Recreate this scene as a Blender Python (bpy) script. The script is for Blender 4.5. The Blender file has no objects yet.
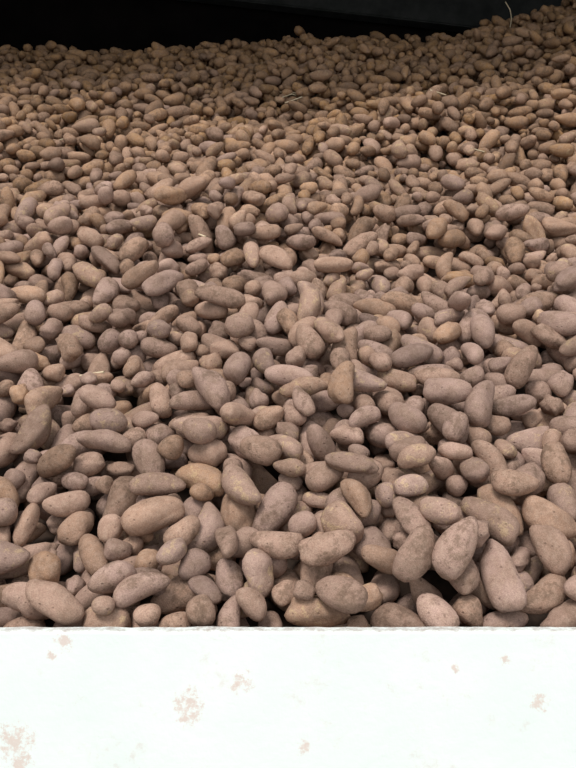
import bpy, bmesh, math, time
import numpy as np
from mathutils import Vector
rng=np.random.default_rng(31)
scene=bpy.context.scene
scene.view_settings.view_transform='Standard'
scene.view_settings.look='None'
T0=time.time()

# ------------------------------------------------------------ pile frame
ANG=math.radians(34.7); CA,SA=math.cos(ANG),math.sin(ANG)
Y0,Z0=1.28,1.105          # base plane origin just behind the retaining wall
WALL_Y0,WALL_Y1,WALL_TOP=1.20,1.225,1.2065
VMAX=5.1; VMIN=-0.12; UH=2.75

def relief(u,v):
    r=0.020*np.sin(2.1*u+1.3*v+0.6)+0.016*np.sin(-3.3*u+2.7*v+2.0)+0.012*np.sin(6.1*u+1.1*v+1.0)+0.012*np.sin(1.7*u-6.3*v)
    r=r*np.clip((v+0.1)/0.5,0.15,1)*(1+0.35*np.clip(v,0,2.5))*np.clip(1-(v-3.2)/1.6,0.3,1)
    r=r-0.33*np.clip(v-4.55,0,9)                       # crest levels off
    s=np.clip((u-0.75)/1.0,0,1.9); r=r+0.24*s**1.15*np.clip((v-2.2)/2.2,0,1.2)
    r=r+0.05*np.exp(-((u-0.2)/0.7)**2)*np.clip((v-3)/1.6,0,1)
    r=r-0.03*np.clip((-u-0.8)/0.8,0,2)*np.clip((v-3)/1.6,0,1)
    return r
def to_world(u,v,h):
    x=u; y=Y0+v*CA-h*SA; z=Z0+v*SA+h*CA+relief(u,v)
    return np.stack([x,y,z],-1)
def halfw(v): return np.minimum(0.382*(Y0+v*CA)+0.55, UH)

# ------------------------------------------------------------ packing
CELL=0.006
nu=int(2*UH/CELL)+1; nv=int((VMAX-VMIN+0.3)/CELL)+1
U_0=-UH; V_0=VMIN-0.1
H=np.zeros((nu,nv),np.float32)
def rotm(yaw,tilt,roll):
    cy,sy=math.cos(yaw),math.sin(yaw); ct,st=math.cos(tilt),math.sin(tilt); cr,sr=math.cos(roll),math.sin(roll)
    Rz=np.array([[cy,-sy,0],[sy,cy,0],[0,0,1]]);Ry=np.array([[ct,0,st],[0,1,0],[-st,0,ct]]);Rx=np.array([[1,0,0],[0,cr,-sr],[0,sr,cr]])
    return Rz@Ry@Rx
items=[]
area=sum(2*float(halfw(np.float64(v)))*0.05 for v in np.arange(VMIN,VMAX,0.05))
NP=int(area*630)
TA=math.tan(ANG)
vw=(WALL_Y1+0.004-Y0)/CA
for n in range(NP):
    q=rng.random()
    if q<0.28: a=rng.uniform(0.019,0.031); ratio=rng.uniform(1.06,1.4)
    elif q<0.64: a=rng.uniform(0.031,0.044); ratio=rng.uniform(1.25,1.85)
    else: a=rng.uniform(0.044,0.067); ratio=rng.uniform(1.6,2.45)
    b=min(a/ratio,0.032); c=b*rng.uniform(0.86,1.0)
    vv=VMIN+(VMAX-VMIN)*rng.random(30); uu=(rng.random(30)*2-1)*UH
    ok=np.abs(uu)<halfw(vv); uu=uu[ok]; vv=vv[ok]
    if len(uu)==0: continue
    hh=H[((uu-U_0)/CELL).astype(int),((vv-V_0)/CELL).astype(int)]
    k=int(np.argmin(hh[:6])); u0,v0=uu[k],vv[k]
    best=None
    for t in range(12):
        yaw=rng.random()*math.pi*2; tilt=rng.normal()*0.34
        if rng.random()<0.10: tilt=rng.uniform(-1.2,1.2)
        R=rotm(yaw,tilt,0)
        u=u0+rng.normal()*0.022; v=v0+rng.normal()*0.022
        S=R@np.diag([a*a,b*b,c*c])@R.T
        eu,ev=math.sqrt(S[0,0]),math.sqrt(S[1,1])
        if v-ev<V_0+0.02 or v+ev>VMAX+0.15 or abs(u)+eu>UH-0.02: continue
        i0=int((u-eu-U_0)/CELL)+1;i1=int((u+eu-U_0)/CELL)+1
        j0=int((v-ev-V_0)/CELL)+1;j1=int((v+ev-V_0)/CELL)+1
        M=np.linalg.inv(S)
        X=(U_0+np.arange(i0,i1)*CELL-u)[:,None]; Y=(V_0+np.arange(j0,j1)*CELL-v)[None,:]
        B=M[0,2]*X+M[1,2]*Y
        C=M[0,0]*X*X+2*M[0,1]*X*Y+M[1,1]*Y*Y-1
        D=B*B-M[2,2]*C
        m=D>0
        if not m.any(): continue
        sq=np.sqrt(np.where(m,D,0)); lo=(-B-sq)/M[2,2]; up=(-B+sq)/M[2,2]
        sub=H[i0:i1,j0:j1]
        hc=float(np.max(np.where(m,sub-lo,-9)))-0.0025
        if v-ev-hc*TA<vw: continue
        if best is None or hc<best[0]: best=(hc,u,v,R,i0,i1,j0,j1,m,up)
    if best is None: continue
    hc,u,v,R,i0,i1,j0,j1,m,up=best
    sub=H[i0:i1,j0:j1]
    H[i0:i1,j0:j1]=np.where(m,np.maximum(sub,hc+up),sub)
    items.append((u,v,hc,a,b,c,R))
print('packed',len(items),'area',area,'t',time.time()-T0, 'meanH',H[H>0].mean())

# ------------------------------------------------------------ potato mesh
def ico(sub):
    bm=bmesh.new(); bmesh.ops.create_icosphere(bm,subdivisions=sub,radius=1)
    V=np.array([v.co[:] for v in bm.verts]); F=np.array([[v.index for v in f.verts] for f in bm.faces]); bm.free(); return V,F
FR=np.array([[1,0,0],[0,CA,-SA],[0,SA,CA]])   # slope frame -> world
def make(items,sub):
    S,F=ico(sub); n=len(items)
    nV=len(S)
    ctr=to_world(np.array([i[0] for i in items]),np.array([i[1] for i in items]),np.array([i[2] for i in items]))
    P=np.empty((n,nV,3),np.float32); LC=np.empty((n,nV,3),np.float32); TC=np.empty((n,nV,4),np.float32)
    for k,(u,v,hc,a,b,c,R) in enumerate(items):
        p=rng.uniform(2.05,2.5)
        r2=np.sqrt(S[:,1]**2+S[:,2]**2)
        s=0.985*S/((np.abs(S[:,0])**p+r2**p)**(1/p))[:,None]
        amp=rng.uniform(0.02,0.075)
        d=np.ones(nV)
        for _ in range(4):
            kv=rng.normal(size=3)*rng.uniform(1.2,3.4); d+=amp*np.sin(S@kv+rng.random()*6.28)
        if rng.random()<0.16:   # knobbly one
            q=rng.normal(size=3); q/=np.linalg.norm(q); d+=0.22*np.exp(-((S-q)**2).sum(1)/0.2)
        if sub>=3:
            for _ in range(rng.integers(4,9)):
                q=rng.normal(size=3); q/=np.linalg.norm(q); d-=0.05*np.exp(-((S-q)**2).sum(1)/0.018)
        s=s*d[:,None]
        t=rng.normal()*0.17
        s[:,1:]*=(1+np.clip(t,-0.32,0.32)*s[:,:1])
        kb=rng.normal()*0.28*(a/b-0.9)
        L=s*np.array([a,b,c])
        L[:,1]+=np.clip(kb,-0.5,0.5)*b*(s[:,0]**2-0.4)
        w=(L@R.T)@FR.T
        P[k]=w+ctr[k]
        LC[k]=L+rng.uniform(-40,40,size=3)
        warm=np.clip(rng.normal(0.14,0.17)+0.25*np.clip(v-1.0,0,9),0,1)  # random warmth, plus a warmer shift up-slope painting the light's change with depth
        br=np.clip(rng.normal(1.0,0.13)-0.05*np.clip(v-1.8,0,4),0.55,1.35)  # random brightness; up-slope darkening puts the light falloff into the skin colour
        dirty=rng.random()
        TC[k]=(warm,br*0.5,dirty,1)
    FF=(F[None]+ (np.arange(n)*nV)[:,None,None]).reshape(-1,3)
    return P.reshape(-1,3),FF,LC.reshape(-1,3),TC.reshape(-1,4)
near=[i for i in items if i[1]<1.7 and i[2]>0.02]; far=[i for i in items if i[1]>=1.7 and i[2]>0.02]
A=make(near,3); Bm=make(far,2)
V=np.concatenate([A[0],Bm[0]]);F=np.concatenate([A[1],Bm[1]+len(A[0])]);LC=np.concatenate([A[2],Bm[2]]);TC=np.concatenate([A[3],Bm[3]])
def npmesh(name,V,F):
    me=bpy.data.meshes.new(name); k=F.shape[1]
    me.vertices.add(len(V)); me.vertices.foreach_set('co',V.astype(np.float32).ravel())
    me.loops.add(F.size); me.loops.foreach_set('vertex_index',F.astype(np.int32).ravel())
    me.polygons.add(len(F)); me.polygons.foreach_set('loop_start',np.arange(0,F.size,k,dtype=np.int32)); me.polygons.foreach_set('loop_total',np.full(len(F),k,np.int32))
    me.polygons.foreach_set('use_smooth',np.ones(len(F),bool))
    me.update(calc_edges=True); return me
me=npmesh('potatoes',V,F)
at=me.attributes.new('lc','FLOAT_VECTOR','POINT'); at.data.foreach_set('vector',LC.ravel())
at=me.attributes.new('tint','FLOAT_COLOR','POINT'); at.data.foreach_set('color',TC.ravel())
pile=bpy.data.objects.new('potato_pile',me); scene.collection.objects.link(pile)
print('verts',len(V),'t',time.time()-T0)

# ------------------------------------------------------------ materials
def mat(name):
    m=bpy.data.materials.new(name); m.use_nodes=True; nt=m.node_tree
    return m,nt,nt.nodes['Principled BSDF']
def node(nt,t,**k):
    n=nt.nodes.new(t)
    for a,b in k.items(): setattr(n,a,b)
    return n
def noise(nt,vec,scale,detail=3,rough=0.6):
    n=node(nt,'ShaderNodeTexNoise'); n.inputs['Scale'].default_value=scale; n.inputs['Detail'].default_value=detail; n.inputs['Roughness'].default_value=rough
    if vec is not None: nt.links.new(vec,n.inputs['Vector'])
    return n.outputs['Fac']
def ramp(nt,fac,stops):
    r=node(nt,'ShaderNodeValToRGB'); e=r.color_ramp.elements
    while len(e)<len(stops): e.new(0.5)
    for i,(p,c) in enumerate(stops): e[i].position=p; e[i].color=(c if len(c)==4 else (*c,1))
    nt.links.new(fac,r.inputs['Fac']); return r.outputs['Color']
def mix(nt,f,a,b,mode='MIX'):
    n=node(nt,'ShaderNodeMix',data_type='RGBA',blend_type=mode)
    for i,x in ((0,f),(6,a),(7,b)):
        if isinstance(x,(int,float)): n.inputs[i].default_value=x
        elif isinstance(x,tuple): n.inputs[i].default_value=(*x,1)
        else: nt.links.new(x,n.inputs[i])
    return n.outputs[2]
def math_(nt,op,a,b=0.0):
    n=node(nt,'ShaderNodeMath',operation=op)
    for i,x in enumerate((a,b)):
        if isinstance(x,(int,float)): n.inputs[i].default_value=x
        else: nt.links.new(x,n.inputs[i])
    return n.outputs[0]
m,nt,bs=mat('potato_skin')
lc=node(nt,'ShaderNodeAttribute',attribute_name='lc').outputs['Vector']
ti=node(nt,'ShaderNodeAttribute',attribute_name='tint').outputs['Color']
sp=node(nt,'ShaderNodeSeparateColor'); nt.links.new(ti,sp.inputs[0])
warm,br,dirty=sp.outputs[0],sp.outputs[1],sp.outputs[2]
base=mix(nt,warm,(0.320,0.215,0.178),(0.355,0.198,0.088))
n1=noise(nt,lc,24,3); n2=noise(nt,lc,95,4,0.7); n3=noise(nt,lc,420,2,0.7)
base=mix(nt,math_(nt,'MULTIPLY',ramp(nt,n1,[(0.43,(0,0,0)),(0.62,(1,1,1))]),0.55),base,(0.195,0.125,0.088))
base=mix(nt,math_(nt,'MULTIPLY',ramp(nt,n2,[(0.42,(0,0,0)),(0.70,(1,1,1))]),0.38),base,(0.43,0.315,0.245))
sc=math_(nt,'MULTIPLY',ramp(nt,noise(nt,lc,38,6,0.78),[(0.55,(0,0,0)),(0.60,(1,1,1))]),math_(nt,'GREATER_THAN',dirty,0.76))
base=mix(nt,math_(nt,'MULTIPLY',sc,0.5),base,(0.50,0.36,0.21))
so_=math_(nt,'MULTIPLY',ramp(nt,noise(nt,lc,30,6,0.8),[(0.50,(0,0,0)),(0.60,(1,1,1))]),math_(nt,'LESS_THAN',dirty,0.42))
base=mix(nt,math_(nt,'MULTIPLY',so_,0.6),base,(0.12,0.078,0.054))
vo=node(nt,'ShaderNodeTexVoronoi'); vo.inputs['Scale'].default_value=60; nt.links.new(lc,vo.inputs['Vector'])
eye=ramp(nt,vo.outputs['Distance'],[(0.05,(1,1,1)),(0.16,(0,0,0))])
base=mix(nt,math_(nt,'MULTIPLY',eye,0.4),base,(0.09,0.055,0.04))
gr=ramp(nt,n3,[(0.3,(0.76,0.76,0.76)),(0.7,(1.16,1.16,1.16))])
base=mix(nt,1.0,base,gr,'MULTIPLY')
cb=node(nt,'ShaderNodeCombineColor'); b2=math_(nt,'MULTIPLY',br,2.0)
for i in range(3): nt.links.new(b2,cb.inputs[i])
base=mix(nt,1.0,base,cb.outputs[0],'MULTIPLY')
nt.links.new(base,bs.inputs['Base Color']); bs.inputs['Roughness'].default_value=0.92
bs.inputs['Specular IOR Level'].default_value=0.08
bp=node(nt,'ShaderNodeBump'); bp.inputs['Strength'].default_value=0.85; bp.inputs['Distance'].default_value=0.0025
hgt=math_(nt,'SUBTRACT',math_(nt,'ADD',n2,math_(nt,'MULTIPLY',n3,0.35)),math_(nt,'MULTIPLY',eye,0.7))
nt.links.new(hgt,bp.inputs['Height']); nt.links.new(bp.outputs[0],bs.inputs['Normal'])
me.materials.append(m)

# soil/potato core beneath the loose layers (child of pile)
gu=np.linspace(-3.15,3.15,80); gv=np.linspace(-0.05,5.6,90)
GU,GV=np.meshgrid(gu,gv,indexing='ij'); W=to_world(GU,GV,np.full_like(GU,0.004)).reshape(-1,3)
W[:,1]=np.clip(W[:,1],WALL_Y1+0.01,6.1)
idx=np.arange(80*90).reshape(80,90)
Q=np.stack([idx[:-1,:-1],idx[1:,:-1],idx[1:,1:],idx[:-1,1:]],-1).reshape(-1,4)
cm=npmesh('heap_core',W,Q); core=bpy.data.objects.new('heap_core',cm); scene.collection.objects.link(core); core.parent=pile
m,nt,bs=mat('heap_soil'); tc=node(nt,'ShaderNodeTexCoord').outputs['Object']
nt.links.new(ramp(nt,noise(nt,tc,30,4),[(0.3,(0.02,0.012,0.008)),(0.7,(0.07,0.042,0.028))]),bs.inputs['Base Color']); bs.inputs['Roughness'].default_value=0.95
cm.materials.append(m)

# ------------------------------------------------------------ room
def box(name,x0,x1,y0,y1,z0,z1,material,bev=0.0,parent=None):
    bm=bmesh.new(); bmesh.ops.create_cube(bm,size=1)
    for v in bm.verts:
        v.co=Vector(((x0+x1)/2+v.co.x*(x1-x0),(y0+y1)/2+v.co.y*(y1-y0),(z0+z1)/2+v.co.z*(z1-z0)))
    if bev: bmesh.ops.bevel(bm,geom=bm.edges[:],offset=bev,segments=3,affect='EDGES')
    d=bpy.data.meshes.new(name); bm.to_mesh(d); bm.free(); d.materials.append(material)
    o=bpy.data.objects.new(name,d); scene.collection.objects.link(o)
    if parent: o.parent=parent
    return o
def dark(name,c0,c1,sc=4,spec=0.1):
    m,nt,bs=mat(name); tc=node(nt,'ShaderNodeTexCoord').outputs['Object']
    nt.links.new(ramp(nt,noise(nt,tc,sc,5),[(0.3,c0),(0.7,c1)]),bs.inputs['Base Color']); bs.inputs['Roughness'].default_value=0.95
    bs.inputs['Specular IOR Level'].default_value=spec; return m
mw=dark('tarred_timber',(0.003,0.0025,0.0025),(0.007,0.0055,0.005),4,0.03)
mb=dark('weathered_beam',(0.018,0.019,0.018),(0.036,0.037,0.035),8)
mc=dark('concrete_floor',(0.28,0.27,0.25),(0.40,0.39,0.36),3,0.4)
box('floor',-3.4,3.4,-5,6.3,-0.1,0,mc)
box('wall_back',-3.4,3.4,6.15,6.3,0,5.2,mw)
box('wall_left',-3.4,-3.2,0.4,6.15,0,5.2,mw)
box('wall_right',3.2,3.4,0.4,6.15,0,5.2,mw)
box('ceiling',-3.4,3.4,2.5,6.3,5.2,5.3,mw)

# white retaining wall with an uneven arris
m,nt,bs=mat('white_painted_concrete'); tcn=node(nt,'ShaderNodeTexCoord'); tc=tcn.outputs['Object']
col=ramp(nt,noise(nt,tc,5,5),[(0.3,(0.70,0.765,0.74)),(0.7,(0.76,0.80,0.78))])
st=ramp(nt,noise(nt,tc,11,8,0.75),[(0.57,(0,0,0)),(0.66,(1,1,1))])
st2=ramp(nt,noise(nt,tc,45,6,0.7),[(0.46,(0,0,0)),(0.58,(1,1,1))])
col=mix(nt,math_(nt,'MULTIPLY',math_(nt,'MULTIPLY',st,st2),0.28),col,(0.52,0.38,0.31))
spots=None
for (px,py,r) in [(65,641,9),(190,705,14),(243,682,10),(15,742,18),(505,660,5),(540,702,9),(305,747,8),(186,718,9),(52,655,5),(20,762,12),(455,668,4)]:
    X=(px-288)/754*WALL_Y0; Z=1.6-(py-384)/754*WALL_Y0
    d=node(nt,'ShaderNodeVectorMath',operation='DISTANCE'); nt.links.new(tc,d.inputs[0]); d.inputs[1].default_value=(X,WALL_Y0,Z)
    f=math_(nt,'SUBTRACT',1.0,math_(nt,'MULTIPLY',d.outputs['Value'],1/(r/754*WALL_Y0*1.5)))
    spots=f if spots is None else math_(nt,'MAXIMUM',spots,f)
nn=noise(nt,tc,65,7,0.8)
sm=ramp(nt,math_(nt,'ADD',math_(nt,'MULTIPLY',math_(nt,'MAXIMUM',spots,0.0),0.22),math_(nt,'MULTIPLY',math_(nt,'GREATER_THAN',spots,0.0),nn)),[(0.58,(0,0,0)),(0.68,(1,1,1))])
col=mix(nt,math_(nt,'MULTIPLY',sm,0.5),col,(0.56,0.34,0.26))
# grime along the top arris
sz=node(nt,'ShaderNodeSeparateXYZ'); nt.links.new(tc,sz.inputs[0])
g=math_(nt,'ADD',math_(nt,'SUBTRACT',sz.outputs[2],WALL_TOP-0.001),math_(nt,'MULTIPLY',math_(nt,'SUBTRACT',noise(nt,tc,60,5,0.8),0.5),0.016))
mr=node(nt,'ShaderNodeMapRange'); nt.links.new(g,mr.inputs[0]); mr.inputs[1].default_value=-0.001; mr.inputs[2].default_value=0.003
col=mix(nt,math_(nt,'MULTIPLY',mr.outputs[0],0.7),col,(0.32,0.26,0.23))
nt.links.new(col,bs.inputs['Base Color']); bs.inputs['Roughness'].default_value=0.8; bs.inputs['Specular IOR Level'].default_value=0.2
bp=node(nt,'ShaderNodeBump'); bp.inputs['Strength'].default_value=0.3; bp.inputs['Distance'].default_value=0.003
nt.links.new(noise(nt,tc,60,5),bp.inputs['Height']); nt.links.new(bp.outputs[0],bs.inputs['Normal'])
bm=bmesh.new(); NX=900
b=0.004
prof=[(WALL_Y0,0),(WALL_Y0,0.6),(WALL_Y0,WALL_TOP-0.03),(WALL_Y0,WALL_TOP-b),(WALL_Y0+b*.3,WALL_TOP-b*.3),(WALL_Y0+b,WALL_TOP),(WALL_Y1-b,WALL_TOP),(WALL_Y1,WALL_TOP-b),(WALL_Y1,0)]
xs=np.linspace(-3.2,3.2,NX)
kr=np.convolve(rng.normal(size=NX),np.ones(5)/5,'same')*0.0009
rows=[]
for i,x in enumerate(xs):
    rows.append([bm.verts.new((x,y,z+(kr[i] if z>WALL_TOP-0.02 else 0))) for y,z in prof])
for i in range(NX-1):
    for j in range(len(prof)-1):
        bm.faces.new((rows[i][j],rows[i+1][j],rows[i+1][j+1],rows[i][j+1]))
bm.normal_update()
d=bpy.data.meshes.new('wall_front'); bm.to_mesh(d); bm.free(); d.materials.append(m)
o=bpy.data.objects.new('wall_front',d); scene.collection.objects.link(o)

# roof beam, sloping down to the right across the back wall
bx=box('roof_beam',-2.2,2.2,-0.06,0.06,0,0.36,mb,0.01)
bx.location=(0.9,6.05,4.50); bx.rotation_euler=(0,math.radians(6.5),0)

# ------------------------------------------------------------ straw
ms=dark('dry_straw',(0.48,0.38,0.24),(0.68,0.58,0.42),40)
def surf(px,py):
    dx=(px-288)/754; dz=(384-py)/754
    for t in np.arange(1.3,6,0.004):
        x,y,z=dx*t,t,1.6+dz*t
        v=((y-Y0)*CA+(z-Z0)*SA)
        for _ in range(2):
            r=float(relief(np.float64(x),np.float64(v))); v=(y-Y0)*CA+(z-r-Z0)*SA
        hh=-(y-Y0)*SA+(z-r-Z0)*CA
        i=int((x-U_0)/CELL); j=int((v-V_0)/CELL)
        if 0<=i<nu and 0<=j<nv and hh<H[i,j]+0.004: return Vector((x,y,z))
    return None
cu=bpy.data.curves.new('straw_debris','CURVE'); cu.dimensions='3D'; cu.bevel_depth=0.003; cu.bevel_resolution=2
for (pts) in [[(278,99),(292,94),(313,101)],[(285,103),(302,97)],[(280,92),(308,94)],[(190,229),(198,234),(206,237)],[(510,26),(512,12)],[(80,376),(104,372)],[(430,90),(446,95)],[(470,148),(484,152)],[(60,140),(72,137)]]:
    if pts[0]==(510,26):
        b0=surf(510,28)
        if b0 is None: continue
        P=[b0,b0+Vector((0.01,0,0.06)),b0+Vector((0.0,0.0,0.12)),b0+Vector((-0.03,0,0.17))]
    else: P=[surf(*p) for p in pts]
    P=[p for p in P if p is not None]
    if len(P)<2: continue
    s=cu.splines.new('POLY'); s.points.add(len(P)-1)
    for i,p in enumerate(P): s.points[i].co=(*p,1)
cu.materials.append(ms); so=bpy.data.objects.new('straw_debris',cu); scene.collection.objects.link(so)

# ------------------------------------------------------------ light
w=bpy.data.worlds.new('sky'); scene.world=w; w.use_nodes=True
bg=w.node_tree.nodes['Background']; bg.inputs[0].default_value=(0.95,0.98,1.0,1); bg.inputs[1].default_value=1.1
sd=bpy.data.lights.new('sun','SUN'); sd.energy=2.9; sd.angle=math.radians(20); sd.color=(1,0.965,0.92)
s=bpy.data.objects.new('sun',sd); scene.collection.objects.link(s)
s.rotation_euler=Vector((0.30,0.62,-1.0)).to_track_quat('-Z','Y').to_euler(); s.location=(-1,-3,5)

cd=bpy.data.cameras.new('camera'); cd.sensor_width=36; cd.lens=754/768*36; cd.clip_start=0.05
c=bpy.data.objects.new('camera',cd); scene.collection.objects.link(c); c.location=(0,0,1.6); c.rotation_euler=(math.pi/2,0,0)
scene.camera=c
print('done',time.time()-T0)
